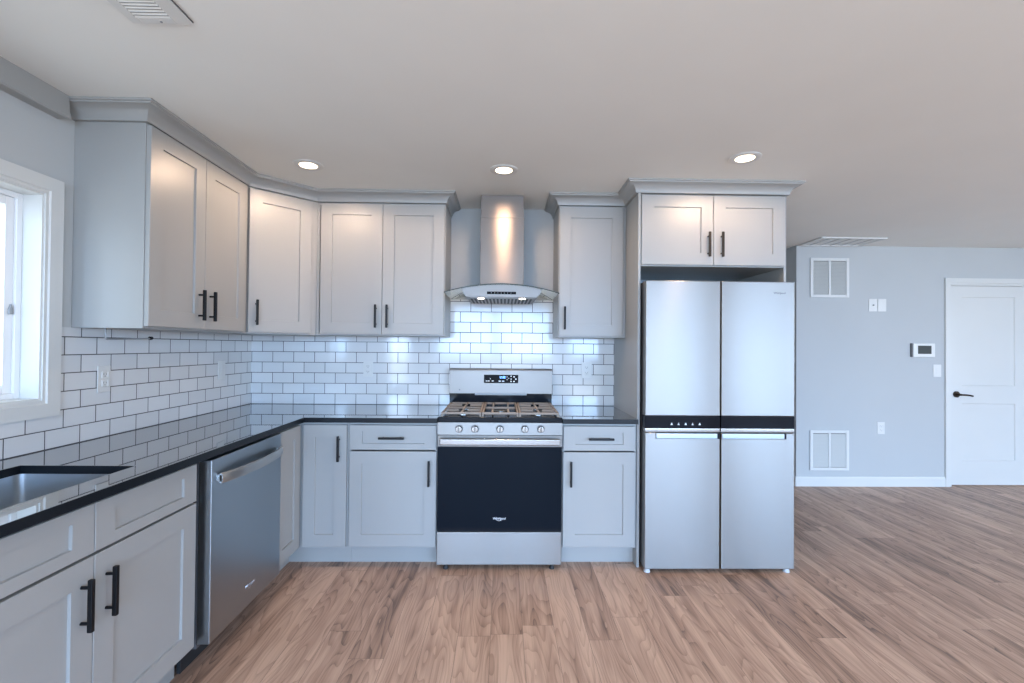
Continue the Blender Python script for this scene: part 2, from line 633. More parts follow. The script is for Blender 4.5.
def wall_pieces_x(x0, x1, ya, yb, openings):
    bm = bmesh.new()
    y = ya
    for (a, b, z0, z1) in openings:
        boxm(bm, x0, x1, y, a, 0, ZC)
        if z0 > 0:
            boxm(bm, x0, x1, a, b, 0, z0)
        boxm(bm, x0, x1, a, b, z1, ZC)
        y = b
    boxm(bm, x0, x1, y, yb, 0, ZC)
    return bm


def wall_pieces_y(y0, y1, xa, xb, openings):
    bm = bmesh.new()
    x = xa
    for (a, b, z0, z1) in openings:
        boxm(bm, x, a, y0, y1, 0, ZC)
        if z0 > 0:
            boxm(bm, a, b, y0, y1, 0, z0)
        boxm(bm, a, b, y0, y1, z1, ZC)
        x = b
    boxm(bm, x, xb, y0, y1, 0, ZC)
    return bm


struct('wall_left', wall_pieces_x(-T, 0, YR - T, T, [(-6.3, -4.3, 0.6, 2.1), (WY0, WY1, WZ0, WZ1)]), M['wall'], 'pale grey wall with the kitchen window in it', 'wall')
struct('wall_back', wall_pieces_y(0, T, 0, 3.68, []), M['wall'], 'pale grey wall behind the stove and range hood', 'wall')
struct('wall_passage', wall_pieces_x(3.56, 3.68, T, 3.2, []), M['wall'], 'pale grey side wall of the passage behind the refrigerator', 'wall')
struct('wall_passage_end', wall_pieces_y(3.08, 3.2, 3.68, 4.77, []), M['wall'], 'pale grey end wall of the passage', 'wall')
struct('wall_far', wall_pieces_y(YF, YF + T, 4.89, XR, [(6.322, 7.132, 0, 2.012)]), M['wall'], 'pale blue-grey wall with the white door and two grilles', 'wall')
struct('wall_far_return', wall_pieces_x(4.77, 4.89, YF, 3.2, []), M['wall'], 'short return of the pale wall turning into the passage', 'wall')
struct('wall_right', wall_pieces_x(XR, XR + T, YR - T, YF + T, [(-4.6, -2.2, 0.6, 2.1)]), M['wall'], 'pale grey wall of the living area', 'wall')
struct('wall_rear', wall_pieces_y(YR - T, YR, 0, XR, [(0.4, 3.0, 0.05, 2.2), (3.3, 5.9, 0.05, 2.2), (6.2, 8.7, 0.05, 2.2)]), M['wall'], 'pale grey wall facing the kitchen', 'wall')


def casing(bm, axis, fixed, sgn, a, b, z0, z1, wdt, th, bottom=True):
    """picture-frame casing with stepped profile round an opening; protrudes from `fixed` along sgn"""
    prof = [(0.0, 0.0), (0.0, th * 0.55), (wdt * 0.18, th * 0.55), (wdt * 0.25, th * 0.8), (wdt * 0.62, th * 0.8), (wdt * 0.72, th), (wdt, th), (wdt, 0.0)]
    ins = lambda o, d: ((a - o, z0 - o if bottom else z0), (b + o, z0 - o if bottom else z0), (b + o, z1 + o), (a - o, z1 + o))
    rows = []
    for o, d in prof:
        r = []
        for (u, z) in ins(o, d):
            p = (fixed + sgn * d, u, z) if axis == 'x' else (u, fixed + sgn * d, z)
            r.append(bm.verts.new(p))
        rows.append(r)
    segs = [(0, 1), (1, 2), (2, 3), (3, 0)] if bottom else [(1, 2), (2, 3), (3, 0)]
    n = len(prof)
    for (i, j) in segs:
        for k in range(n):
            bm.faces.new((rows[k][i], rows[k][j], rows[(k + 1) % n][j], rows[(k + 1) % n][i]))
    if not bottom:
        for i in (0, 1):
            bm.faces.new([rows[k][i] for k in range(n)])
    return bm


# kitchen window
wn = tag(mk('window_1', casing(bmesh.new(), 'x', 0.0, 1, WY0, WY1, WZ0, WZ1, 0.069, 0.02), M['trim']), 'white framed kitchen window above the sink', 'window', kind='structure')
bm = bmesh.new()                                     # jamb liner
boxm(bm, -T, 0.004, WY1 - 0.008, WY1, WZ0, WZ1)
boxm(bm, -T, 0.004, WY0, WY0 + 0.008, WZ0, WZ1)
boxm(bm, -T, 0.004, WY0 + 0.008, WY1 - 0.008, WZ0, WZ0 + 0.008)
boxm(bm, -T, 0.004, WY0 + 0.008, WY1 - 0.008, WZ1 - 0.008, WZ1)
mk('jamb', bm, M['trim'], wn)


def rect_frame(bm, x0, x1, a, b, z0, z1, wd, bev=0.002):
    boxm(bm, x0, x1, a, a + wd, z0, z1, bev)
    boxm(bm, x0, x1, b - wd, b, z0, z1, bev)
    boxm(bm, x0, x1, a + wd, b - wd, z0, z0 + wd, bev)
    boxm(bm, x0, x1, a + wd, b - wd, z1 - wd, z1, bev)
    return bm


a, b_, c0, c1 = WY0 + 0.008, WY1 - 0.008, WZ0 + 0.008, WZ1 - 0.008
bm = rect_frame(bmesh.new(), -0.118, -0.072, a, b_, c0, c1, 0.022)
mk('window_frame', bm, M['vinyl'], wn)
mid = (a + b_) / 2
for (s0, s1) in ((mid - 0.015, b_ - 0.022), (a + 0.022, mid + 0.0)):
    sh_ = mk('sash', rect_frame(bmesh.new(), -0.108, -0.082, s0, s1, c0 + 0.022, c1 - 0.022, 0.034, 0.004), M['vinyl'], wn)
    mk('pane', box(-0.097, -0.093, s0 + 0.034, s1 - 0.034, c0 + 0.056, c1 - 0.056), M['glass'], sh_)
    break
sh_ = mk('sash', rect_frame(bmesh.new(), -0.112, -0.109, a + 0.022, mid + 0.02, c0 + 0.022, c1 - 0.022, 0.034, 0.001), M['vinyl'], wn)
mk('pane', box(-0.1115, -0.1095, a + 0.056, mid - 0.014, c0 + 0.056, c1 - 0.056), M['glass'], sh_)
bm = bmesh.new()
prism(bm, [(-1.6345, 1.462), (-1.6215, 1.462), (-1.6215, 1.482), (-1.6275, 1.502), (-1.6345, 1.482)], 'x', -0.082, -0.074)
mk('latch', bm, M['grey'], wn)

# other windows, unseen and added to let the lamps' daylight in
for k, (nm, lab) in enumerate((('window_2', 'unseen wide white framed sliding glass door added behind the kitchen for daylight'), ('window_3', 'unseen white framed sliding glass door added mid rear wall for daylight'), ('window_6', 'unseen white framed sliding glass door added in the living area for daylight'))):
    xa, xb, z0, z1 = ((0.4, 3.0, 0.05, 2.2), (3.3, 5.9, 0.05, 2.2), (6.2, 8.7, 0.05, 2.2))[k]
    wdw = tag(mk(nm, casing(bmesh.new(), 'y', YR, 1, xa, xb, z0, z1, 0.07, 0.02), M['trim']), lab, 'window', kind='structure')
    bm = bmesh.new()
    for (p, q_) in ((xa, (xa + xb) / 2), ((xa + xb) / 2, xb)):
        boxm(bm, p, p + 0.05, YR - 0.08, YR - 0.04, z0, z1)
        boxm(bm, q_ - 0.05, q_, YR - 0.08, YR - 0.04, z0, z1)
        boxm(bm, p + 0.05, q_ - 0.05, YR - 0.08, YR - 0.04, z0, z0 + 0.06)
        boxm(bm, p + 0.05, q_ - 0.05, YR - 0.08, YR - 0.04, z1 - 0.06, z1)
    mk('window_frame', bm, M['vinyl'], wdw)
wdw = tag(mk('window_4', casing(bmesh.new(), 'x', XR, -1, -4.6, -2.2, 0.6, 2.1, 0.07, 0.02), M['trim']), 'unseen white framed window added in the living area side wall for daylight', 'window', kind='structure')
bm = rect_frame(bmesh.new(), XR + 0.04, XR + 0.08, -4.6, -3.4, 0.6, 2.1, 0.05)
rect_frame(bm, XR + 0.04, XR + 0.08, -3.4, -2.2, 0.6, 2.1, 0.05)
mk('window_frame', bm, M['vinyl'], wdw)

wdw = tag(mk('window_5', casing(bmesh.new(), 'x', 0.0, 1, -6.3, -4.3, 0.6, 2.1, 0.07, 0.02), M['trim']), 'unseen white framed window added in the wall beyond the sink for daylight', 'window', kind='structure')
bm = rect_frame(bmesh.new(), -0.08, -0.04, -6.3, -5.3, 0.6, 2.1, 0.05)
rect_frame(bm, -0.08, -0.04, -5.3, -4.3, 0.6, 2.1, 0.05)
mk('window_frame', bm, M['vinyl'], wdw)

# baseboards
bbp = [(0.0, 0.0), (0.014, 0.0), (0.014, 0.075), (0.010, 0.086), (0.006, 0.094), (0.0, 0.094)]
struct('baseboard_far', sweep(bbp, [(4.77, 3.08), (4.77, YF), (6.262, YF)]), M['trim'], 'white baseboard along the pale wall from passage to door', 'baseboard')
struct('baseboard_far_right', sweep(bbp, [(7.192, YF), (XR, YF), (XR, YR), (8.8, YR)]), M['trim'], 'white baseboard beyond the white door', 'baseboard')

# soffit trim over the window
pr = [(0.0, 2.284), (0.046, 2.284), (0.052, 2.290), (0.050, 2.330), (0.045, ZC), (0.0, ZC)]
struct('trim_1', prism(bmesh.new(), pr, 'y', -3.6, -1.5315), M['cab'], 'grey moulding along the ceiling above the kitchen window', 'trim')

# tile splashback
bm = bmesh.new()
boxm(bm, 0.0, 0.008, -1.5145, 0.0, ZK, 1.4175)
boxm(bm, 0.0, 0.008, -2.9, -1.5145, ZK, 1.0495)
struct('trim_2', bm, M['tilel'], 'white subway tile with dark grout on the window wall', 'backsplash')
bm = bmesh.new()
boxm(bm, 0.008, 2.697, -0.008, 0.0, ZK, 1.4175)
boxm(bm, 1.4705, 2.2365, -0.008, 0.0, 1.4175, 1.70)
boxm(bm, 1.470, 2.236, -0.008, 0.0, 0.84, ZK)
struct('trim_3', bm, M['tileb'], 'white subway tile with dark grout behind the stove', 'backsplash')

# far door
dr = mk('door_1', casing(bmesh.new(), 'y', YF, -1, 6.322, 7.132, 0.0, 2.012, 0.060, 0.018, bottom=False), M['trim'])
tag(dr, 'white two-panel interior door with dark lever in the pale wall', 'door', kind='structure')
bm = bmesh.new()
boxm(bm, 6.322, 6.334, YF, YF + T, 0, 2.012); boxm(bm, 7.120, 7.132, YF, YF + T, 0, 2.012); boxm(bm, 6.334, 7.120, YF, YF + T, 2.0, 2.012)
boxm(bm, 6.334, 6.346, YF + 0.052, YF + 0.09, 0, 2.0); boxm(bm, 7.108, 7.120, YF + 0.052, YF + 0.09, 0, 2.0); boxm(bm, 6.346, 7.108, YF + 0.052, YF + 0.09, 1.988, 2.0)
mk('jamb', bm, M['trim'], dr)


def door_leaf(x0, x1, z0, z1, y, t, panels):
    bm = bmesh.new()
    xs = [x0, panels[0][0], panels[0][1], x1]
    zs = sorted({z0, z1} | {p[2] for p in panels} | {p[3] for p in panels})
    grid = {(i, j): bm.verts.new((x, y, z)) for i, x in enumerate(xs) for j, z in enumerate(zs)}
    pan = {(p[2], p[3]) for p in panels}
    for i in range(3):
        for j in range(len(zs) - 1):
            q4 = [grid[i, j], grid[i + 1, j], grid[i + 1, j + 1], grid[i, j + 1]]
            if i == 1 and (zs[j], zs[j + 1]) in pan:
                d = 0.006
                inn = [bm.verts.new((xs[1] + d, y + 0.0085, zs[j] + d)), bm.verts.new((xs[2] - d, y + 0.0085, zs[j] + d)),
                       bm.verts.new((xs[2] - d, y + 0.0085, zs[j + 1] - d)), bm.verts.new((xs[1] + d, y + 0.0085, zs[j + 1] - d))]
                for k in range(4):
                    bm.faces.new((q4[k], q4[(k + 1) % 4], inn[(k + 1) % 4], inn[k]))
                bm.faces.new(inn)
            else:
                bm.faces.new(q4)
    boxm(bm, x0, x1, y + 0.0095, y + t, z0, z1)
    for (u0, u1, v0, v1) in ((x0, x0, z0, z1), (x1, x1, z0, z1)):
        f = [bm.verts.new((u0, y, v0)), bm.verts.new((u0, y + t, v0)), bm.verts.new((u0, y + t, v1)), bm.verts.new((u0, y, v1))]
        bm.faces.new(f)
    return bm


leaf = mk('leaf', door_leaf(6.336, 7.118, 0.012, 1.998, YF + 0.016, 0.035, [(6.455, 7.0, 0.255, 0.822), (6.455, 7.0, 1.0, 1.89)]), M['trim'], dr)
lv = bmesh.new()
cylm(lv, (6.395, YF + 0.016, 0.914), (6.395, YF + 0.002, 0.914), 0.031, 28, bev=0.003)
cylm(lv, (6.395, YF + 0.004, 0.914), (6.395, YF - 0.040, 0.914), 0.010, 16)
tube(lv, [(6.387, YF - 0.042, 0.914), (6.42, YF - 0.045, 0.914), (6.47, YF - 0.044, 0.910), (6.512, YF - 0.040, 0.902)], 0.0085, 12)
mk('lever_handle', lv, M['bronze'], dr)
for hz in (0.25, 1.0, 1.78):
    mk('hinge', cyl((7.121, YF + 0.012, hz - 0.045), (7.121, YF + 0.012, hz + 0.045), 0.006, 10), M['bronze'], dr)

# ------------------------------------------------------------------ cabinets
EPS = 0.0015


def carcass(x0, x1, y0, y1, z0, z1, open_side, t=0.016, top=True):
    """open-fronted box of panels"""
    bm = bmesh.new()
    if open_side == '-y':
        boxm(bm, x0, x0 + t, y0, y1, z0, z1); boxm(bm, x1 - t, x1, y0, y1, z0, z1)
        boxm(bm, x0 + t, x1 - t, y1 - t, y1, z0, z1)
        boxm(bm, x0 + t, x1 - t, y0, y1 - t, z0, z0 + t)
        if top:
            boxm(bm, x0 + t, x1 - t, y0, y1 - t, z1 - t, z1)
        else:
            boxm(bm, x0 + t, x1 - t, y0, y0 + 0.02, z1 - 0.03, z1)
    else:  # +x
        boxm(bm, x0, x1, y0, y0 + t, z0, z1); boxm(bm, x0, x1, y1 - t, y1, z0, z1)
        boxm(bm, x0, x0 + t, y0 + t, y1 - t, z0, z1)
        boxm(bm, x0 + t, x1, y0 + t, y1 - t, z0, z0 + t)
        if top:
            boxm(bm, x0 + t, x1, y0 + t, y1 - t, z1 - t, z1)
        else:
            boxm(bm, x1 - 0.02, x1, y0 + t, y1 - t, z1 - 0.03, z1)
    return bm


def face_door(parent, name, Mx, w, h, hx=None, hz=None, vertical=True, s=0.075, hmat='black', L=0.155):
    d = mk(name, shaker(Mx, w, h, s=s), M['cab'], parent)
    if hx is not None:
        mk('handle', pull(Mx, hx, hz, vertical, L=L), M[hmat], d)
    return d


R0, R90, R45 = 0.0, PI / 2, PI / 4
# --- upper cabinets
UZ0, UZ1 = 1.418, 2.312
DZ0, DZ1 = 1.427, 2.303
DH = DZ1 - DZ0
HZU = 1.547 - DZ0

t = thing('wall_cabinet', 'grey two-door wall cabinet with a plain end panel beside the window', 'cabinet', (0.16, -1.09, UZ0), 'grey wall cabinets')
mk('carcass', carcass(0.001, 0.305, -1.453, -0.6755, UZ0, UZ1, '+x'), M['cab'], t)
y0 = -1.449
wd = 0.3815
face_door(t, 'door', frame_at(0.3055, y0, DZ0, R90), wd, DH, wd - 0.044, HZU)
face_door(t, 'door', frame_at(0.3055, y0 + wd + 0.003, DZ0, R90), wd, DH, 0.042, HZU)

t = thing('corner_wall_cabinet', 'grey corner wall cabinet with a single angled door', 'cabinet', (0.2, -0.2, UZ0), 'grey wall cabinets')
bm = prism(bmesh.new(), [(0.001, -0.674), (0.305, -0.674), (0.305, -0.632), (0.607, -0.33), (0.607, -0.001), (0.001, -0.001)], 'z', UZ0, UZ1)
mk('carcass', bm, M['cab'], t)
dl = 0.378
nx = 0.70711
bx, by = 0.305 + 0.004 * nx + 0.0005, -0.632 + 0.004 * nx - 0.0005
face_door(t, 'door', frame_at(bx, by, DZ0, R45), dl, DH, 0.042, HZU)

t = thing('wall_cabinet', 'grey two-door wall cabinet on the tiled back wall, just before the range hood', 'cabinet', (1.06, -0.165, UZ0), 'grey wall cabinets')
mk('carcass', carcass(0.6085, 1.470, -0.33, -0.001, UZ0, UZ1, '-y'), M['cab'], t)
wd = 0.4115
face_door(t, 'door', frame_at(0.638, -0.3305, DZ0, R0), wd, DH, wd - 0.0365, HZU)
face_door(t, 'door', frame_at(0.638 + wd + 0.003, -0.3305, DZ0, R0), wd, DH, 0.0365, HZU)

t = thing('wall_cabinet', 'narrow grey single-door wall cabinet between range hood and refrigerator', 'cabinet', (2.45, -0.165, UZ0), 'grey wall cabinets')
mk('carcass', carcass(2.237, 2.6955, -0.33, -0.001, UZ0, UZ1, '-y'), M['cab'], t)
face_door(t, 'door', frame_at(2.2425, -0.3305, DZ0, R0), 0.4310, DH, 0.035, HZU)

t = thing('wall_cabinet', 'short deep grey two-door cabinet over the refrigerator', 'cabinet', (3.17, -0.3, 1.865), 'grey wall cabinets')
mk('carcass', carcass(2.7135, 3.6205, -0.60, -0.001, 1.862, UZ1, '-y'), M['cab'], t)
wd = 0.4485
for k in (0, 1):
    face_door(t, 'door', frame_at(2.7185 + k * (wd + 0.003), -0.6005, 1.869, R0), wd, 0.435, (wd - 0.033) if k == 0 else 0.046, 0.125, hmat='bronze')

t = mk('end_panel', box(2.697, 2.7125, -0.622, -0.001, 0.0, UZ1), M['cab'])
tag(t, 'tall grey panel standing between the worktop and the refrigerator', 'panel')
t = mk('end_panel', box(3.6215, 3.6365, -0.602, -0.001, 0.0, UZ1), M['cab'])
tag(t, 'tall grey panel on the passage side of the refrigerator', 'panel')

# crown mouldings on the cabinets
cp = [(-0.03, UZ1 + 0.001)] + [(o_, UZ1 + z_) for o_, z_ in ((0.006, 0.001), (0.007, 0.010), (0.009, 0.018), (0.014, 0.028), (0.022, 0.038), (0.034, 0.046), (0.048, 0.051),
      (0.059, 0.053), (0.061, 0.059), (0.068, 0.061))] + [(0.068, ZC - 0.0005), (-0.03, ZC - 0.0005)]


def crown(path, label):
    o = mk('crown_moulding', sweep(cp, path), M['cab'])
    return tag(o, label, 'moulding', 'crown mouldings')


crown([(0.0, -1.462), (0.314, -1.462), (0.314, -0.640), (0.610, -0.344), (1.472, -0.344), (1.472, -0.001)],
      'grey crown moulding above the window-side, corner and stove-side wall cabinets')
crown([(2.233, -0.001), (2.233, -0.344), (2.686, -0.344), (2.686, -0.622), (3.639, -0.622), (3.639, -0.001)],
      'grey crown moulding stepping out above the refrigerator cabinet')

# --- base cabinets
BZ1 = 0.8835
KZ = 0.115


def base_front(parent, Mx0, parts):
    for p in parts:
        nm, x0, x1, z0, z1 = p[:5]
        s = 0.06 if 'drawer' in nm else 0.074
        if nm == 'drawer' or nm == 'false_drawer_front':
            s = 0.074 if (x1 - x0) > 0.3 else 0.05
        Mx = Mx0 @ Matrix.Translation((x0, 0, z0))
        d = mk(nm, shaker_rail(Mx, x1 - x0, z1 - z0, s, 0.038 if 'drawer' in nm else s), M['cab'], parent)
        if len(p) > 5:
            mk('handle', pull(Mx, p[5], p[6], p[7]), M['black'], d)


def shaker_rail(Mx, w, h, s, r, t=0.02, rec=0.009):
    bm = bmesh.new()
    c = 0.0015
    loops = [(0, 0, 0.0), (0, 0, -(t - c)), (c, c, -t), (s, r, -t), (s + 0.0015, r + 0.0015, -(t - rec))]
    rings = []
    for i, j, y in loops:
        rings.append([bm.verts.new(Mx @ Vector(p)) for p in ((i, y, j), (w - i, y, j), (w - i, y, h - j), (i, y, h - j))])
    for a, b in zip(rings, rings[1:]):
        for k in range(4):
            bm.faces.new((a[k], a[(k + 1) % 4], b[(k + 1) % 4], b[k]))
    bm.faces.new(rings[-1])
    bm.faces.new(rings[0][::-1])
    return bm


# sink base
t = thing('base_cabinet', 'grey sink base cabinet with two doors and two false drawer fronts', 'cabinet', (0.3, -2.06, 0), 'grey base cabinets')
mk('carcass', carcass(0.001, 0.610, -2.545, -1.573, KZ, BZ1, '+x', top=False), M['cab'], t)
mk('toe_kick', box(0.53, 0.545, -2.545, -1.573, 0.0, KZ - EPS), M['cab'], t)
base_front(t, frame_at(0.6105, -2.535, 0, R90), [
    ('false_drawer_front', 0.0, 0.474, 0.716, 0.866), ('false_drawer_front', 0.477, 0.951, 0.716, 0.866),
    ('door', 0.0, 0.474, 0.130, 0.707, 0.432, 0.448, True), ('door', 0.477, 0.951, 0.130, 0.707, 0.043, 0.448, True)])

# corner carousel cabinet
t = thing('corner_base_cabinet', 'grey corner base cabinet with two narrow doors meeting at a right angle', 'cabinet', (0.3, -0.3, 0), 'grey base cabinets')
L6 = [(0.001, -0.937), (0.624, -0.937), (0.624, -0.61), (0.9265, -0.61), (0.9265, -0.001), (0.001, -0.001)]
mk('carcass', prism(bmesh.new(), L6, 'z', KZ, BZ1), M['cab'], t)
K6 = [(0.545, -0.937), (0.545, -0.545), (0.9265, -0.545), (0.9265, -0.53), (0.53, -0.53), (0.53, -0.937)]
mk('toe_kick', prism(bmesh.new(), K6, 'z', 0.0, KZ - EPS), M['cab'], t)
d = mk('door', shaker_rail(frame_at(0.6245, -0.932, 0.128, R90), 0.293, 0.738, 0.074, 0.074), M['cab'], t)
Mx = frame_at(0.6555, -0.6105, 0.128, R0)
d = mk('door', shaker_rail(Mx, 0.263, 0.738, 0.074, 0.074), M['cab'], t)
mk('handle', pull(Mx, 0.263 - 0.043, 0.598, True), M['black'], d)

# drawer base beside the stove
t = thing('base_cabinet', 'grey base cabinet with one drawer, between corner cabinet and stove', 'cabinet', (1.2, -0.3, 0), 'grey base cabinets')
mk('carcass', carcass(0.928, 1.4695, -0.610, -0.001, KZ, BZ1, '-y'), M['cab'], t)
mk('toe_kick', box(0.928, 1.4695, -0.545, -0.53, 0.0, KZ - EPS), M['cab'], t)
base_front(t, frame_at(0.937, -0.6105, 0, R0), [
    ('drawer', 0.0, 0.528, 0.716, 0.866, 0.257, 0.075, False),
    ('door', 0.0, 0.528, 0.128, 0.707, 0.485, 0.450, True)])

# drawer base beside the refrigerator
t = thing('base_cabinet', 'narrow grey base cabinet with one drawer, between stove and refrigerator', 'cabinet', (2.46, -0.3, 0), 'grey base cabinets')
mk('carcass', carcass(2.2335, 2.6955, -0.610, -0.001, KZ, BZ1, '-y'), M['cab'], t)
mk('toe_kick', box(2.2335, 2.6955, -0.545, -0.53, 0.0, KZ - EPS), M['cab'], t)
base_front(t, frame_at(2.240, -0.6105, 0, R0), [
    ('drawer', 0.0, 0.445, 0.716, 0.866, 0.230, 0.075, False),
    ('door', 0.0, 0.445, 0.128, 0.707, 0.046, 0.450, True)])

# --- worktops
HX0, HX1, HY0, HY1 = 0.150, 0.552, -2.46, -1.806


def slab(xs, ys, keep, z0, z1, bev=0.003):
    bm = bmesh.new()
    vg = {}
    def V(i, j):
        if (i, j) not in vg:
            vg[i, j] = bm.verts.new((xs[i], ys[j], z0))
        return vg[i, j]
    fs = []
    for i in range(len(xs) - 1):
        for j in range(len(ys) - 1):
            if keep(i, j):
                fs.append(bm.faces.new((V(i, j), V(i + 1, j), V(i + 1, j + 1), V(i, j + 1))))
    r = bmesh.ops.extrude_face_region(bm, geom=fs)
    for v in [g for g in r['geom'] if isinstance(g, bmesh.types.BMVert)]:
        v.co.z = z1
    bmesh.ops.recalc_face_normals(bm, faces=bm.faces[:])
    es = [e for e in bm.edges if len(e.link_faces) == 2 and e.calc_face_angle(0) > 0.5 and (e.verts[0].co.z + e.verts[1].co.z) / 2 > (z0 + z1) / 2 + 0.001]
    bmesh.ops.bevel(bm, geom=es, offset=bev, segments=2, profile=0.5, affect='EDGES')
    return bm


def edge_black(o):
    """slab edges: dull black painted for dark reflections; the top is mirror polished"""
    o.data.materials.append(M['stone_edge'])
    for f in o.data.polygons:
        if abs(f.normal.z) < 0.8:
            f.material_index = 1


xs = [0.0081, HX0, HX1, 0.669, 1.4695]
ys = [-2.75, HY0, HY1, -0.654, -0.0081]
o = mk('worktop', slab(xs, ys, lambda i, j: (i == 3 and j == 3) or (i < 3 and not (i == 1 and j == 1)), 0.884, ZK), M['counter'])
edge_black(o)
tag(o, 'polished black worktop turning the corner from the sink to the stove', 'countertop', 'black worktops')
o = mk('worktop', slab([2.2335, 2.6955], [-0.654, -0.0081], lambda i, j: True, 0.884, ZK), M['counter'])
edge_black(o)
tag(o, 'short polished black worktop between stove and refrigerator', 'countertop', 'black worktops')

# sink bowl, under the worktop
t = thing('sink', 'stainless steel sink bowl set under the black worktop by the window', 'sink', (0.34, -2.13, 0.70))


def rrect(x0, x1, y0, y1, r, n=6):
    pts = []
    for (cx, cy, a0) in ((x1 - r, y1 - r, 0), (x0 + r, y1 - r, PI / 2), (x0 + r, y0 + r, PI), (x1 - r, y0 + r, 1.5 * PI)):
        for k in range(n + 1):
            a_ = a0 + PI / 2 * k / n
            pts.append((cx + r * math.cos(a_), cy + r * math.sin(a_)))
    return pts


bm = bmesh.new()
secs = [(-0.012, 0.8885, 0.03), (0.004, 0.8885, 0.03), (0.004, 0.70, 0.03), (0.02, 0.69, 0.04), (0.02, 0.684, 0.04), (0.002, 0.695, 0.03), (0.001, 0.886, 0.03), (-0.012, 0.886, 0.03)]
secs = [(-0.012, 0.8835), (-0.004, 0.8835), (-0.002, 0.70), (0.016, 0.686), (0.016, 0.682), (-0.004, 0.698), (-0.006, 0.881), (-0.012, 0.881)]
rows = []
for ins, z in secs:
    rows.append([bm.verts.new((x, y, z)) for x, y in rrect(HX0 + ins, HX1 - ins, HY0 + ins, HY1 - ins, 0.028)])
for a_, b2 in zip(rows, rows[1:]):
    if a_ is rows[3]:
        continue
    n = len(a_)
    for k in range(n):
        bm.faces.new((a_[k], a_[(k + 1) % n], b2[(k + 1) % n], b2[k]))
n = len(rows[0])
for k in range(n):
    bm.faces.new((rows[-1][k], rows[-1][(k + 1) % n], rows[0][(k + 1) % n], rows[0][k]))
bm.faces.new(rows[3])
bm.faces.new(rows[4])
mk('bowl', bm, M['sink'], t)
mk('drain', lathe(bmesh.new(), [(0.055, 0.0), (0.055, 0.003), (0.04, 0.003), (0.034, 0.001), (0.0, 0.001)][:4], (0.34, -2.13, 0.6862)), M['polish'], t)

# ------------------------------------------------------------------ dishwasher
t = thing('dishwasher', 'stainless steel dishwasher with a bowed bar handle under the black worktop', 'dishwasher', (0.34, -1.25, 0))
mk('body', box(0.05, 0.618, -1.552, -0.9395, 0.10, 0.870), M['case'], t)
bm = box(0.6185, 0.672, -1.553, -0.9455, 0.118, 0.8725, 0.004, 3)
d = mk('door', bm, M['dwsteel'], t)
mk('toe_plate', box(0.54, 0.555, -1.552, -0.9395, 0.0, 0.0985), M['plinth'], t)
bm = bmesh.new()
N_ = 24
hy0, hy1 = -1.512, -0.965
rows = []
for i in range(N_ + 1):
    u = i / N_
    y = hy0 + (hy1 - hy0) * u
    bow = 0.0135 + 0.036 * (1 - (2 * u - 1) ** 2) ** 0.8
    x = 0.672 + bow
    z = 0.788 + 0.0 * u
    hh = 0.021
    rows.append([bm.verts.new(p) for p in ((x - 0.006, y, z - hh), (x + 0.002, y, z - hh), (x + 0.006, y, z - hh * 0.6), (x + 0.006, y, z + hh * 0.6), (x + 0.002, y, z + hh), (x - 0.006, y, z + hh))])
for a_, b2 in zip(rows, rows[1:]):
    for k in range(6):
        bm.faces.new((a_[k], a_[(k + 1) % 6], b2[(k + 1) % 6], b2[k]))
bm.faces.new(rows[0]); bm.faces.new(rows[-1][::-1])
for y in (hy0 + 0.008, hy1 - 0.008):
    boxm(bm, 0.6715, 0.690, y - 0.008, y + 0.008, 0.788 - 0.015, 0.788 + 0.015, 0.002)
mk('handle', bm, M['satin'], d)
mk('brand_lettering', text_bm('Whirlpool', 0.022, Matrix.Translation((0.6724, -1.246, 0.213)) @ Matrix.Rotation(PI / 2, 4, 'Z')), M['silver'], d)


def swoosh(Mx, w, h, n=24):
    """thin open ellipse ring that circles the lettering"""
    bm = bmesh.new()
    rows = []
    for i in range(n + 1):
        a_ = math.radians(-200 + 250 * i / n)
        th = 0.0008 + 0.0012 * math.sin(PI * i / n)
        c_, s_ = math.cos(a_), math.sin(a_)
        rows.append([bm.verts.new(Mx @ Vector((r_ * c_ * w, y, r2 * s_ * h))) for (r_, r2, y) in
                     ((1, 1, 0), (1, 1, -0.0006), (1 + th / w, 1 + th / h, -0.0006), (1 + th / w, 1 + th / h, 0))])
    for a_, b2 in zip(rows, rows[1:]):
        for k in range(4):
            bm.faces.new((a_[k], a_[(k + 1) % 4], b2[(k + 1) % 4], b2[k]))
    return bm


mk('brand_ring', swoosh(frame_at(0.6723, -1.240, 0.209, R90), 0.022, 0.011), M['silver'], d)

# ------------------------------------------------------------------ stove
RX0, RX1 = 1.4735, 2.2295
RC = (RX0 + RX1) / 2
t = thing('gas_stove', 'freestanding stainless steel gas stove with black glass oven door', 'stove', (RC, -0.33, 0))
mk('body', box(RX0 + 0.002, RX1 - 0.002, -0.612, -0.03, 0.03, 0.890), M['case'], t)
mk('storage_drawer', box(RX0, RX1, -0.655, -0.6125, 0.030, 0.2275, 0.004, 3), M['fridge'], t)
d = mk('oven_door', box(RX0, RX1, -0.655, -0.6125, 0.2315, 0.8135, 0.003, 2), M['enamel'], t)
mk('glass', box(RX0 + 0.004, RX1 - 0.004, -0.6605, -0.6552, 0.252, 0.744, 0.002, 2), M['oven'], d)
mk('top_band', box(RX0 + 0.001, RX1 - 0.001, -0.6625, -0.6552, 0.7445, 0.8130, 0.002, 2), M['steel'], d)
bm = box(RX0 + 0.018, RX1 - 0.018, -0.712, -0.694, 0.7625, 0.8005, 0.006, 3)
for x in (RX0 + 0.035, RX1 - 0.035):
    boxm(bm, x - 0.011, x + 0.011, -0.696, -0.6625, 0.768, 0.795, 0.003)
mk('handle', bm, M['polish'], d)
mk('brand_lettering', text_bm('Whirlpool', 0.0185, Matrix.Translation((RC, -0.6608, 0.312)), bold=0.0003), M['white'], d)
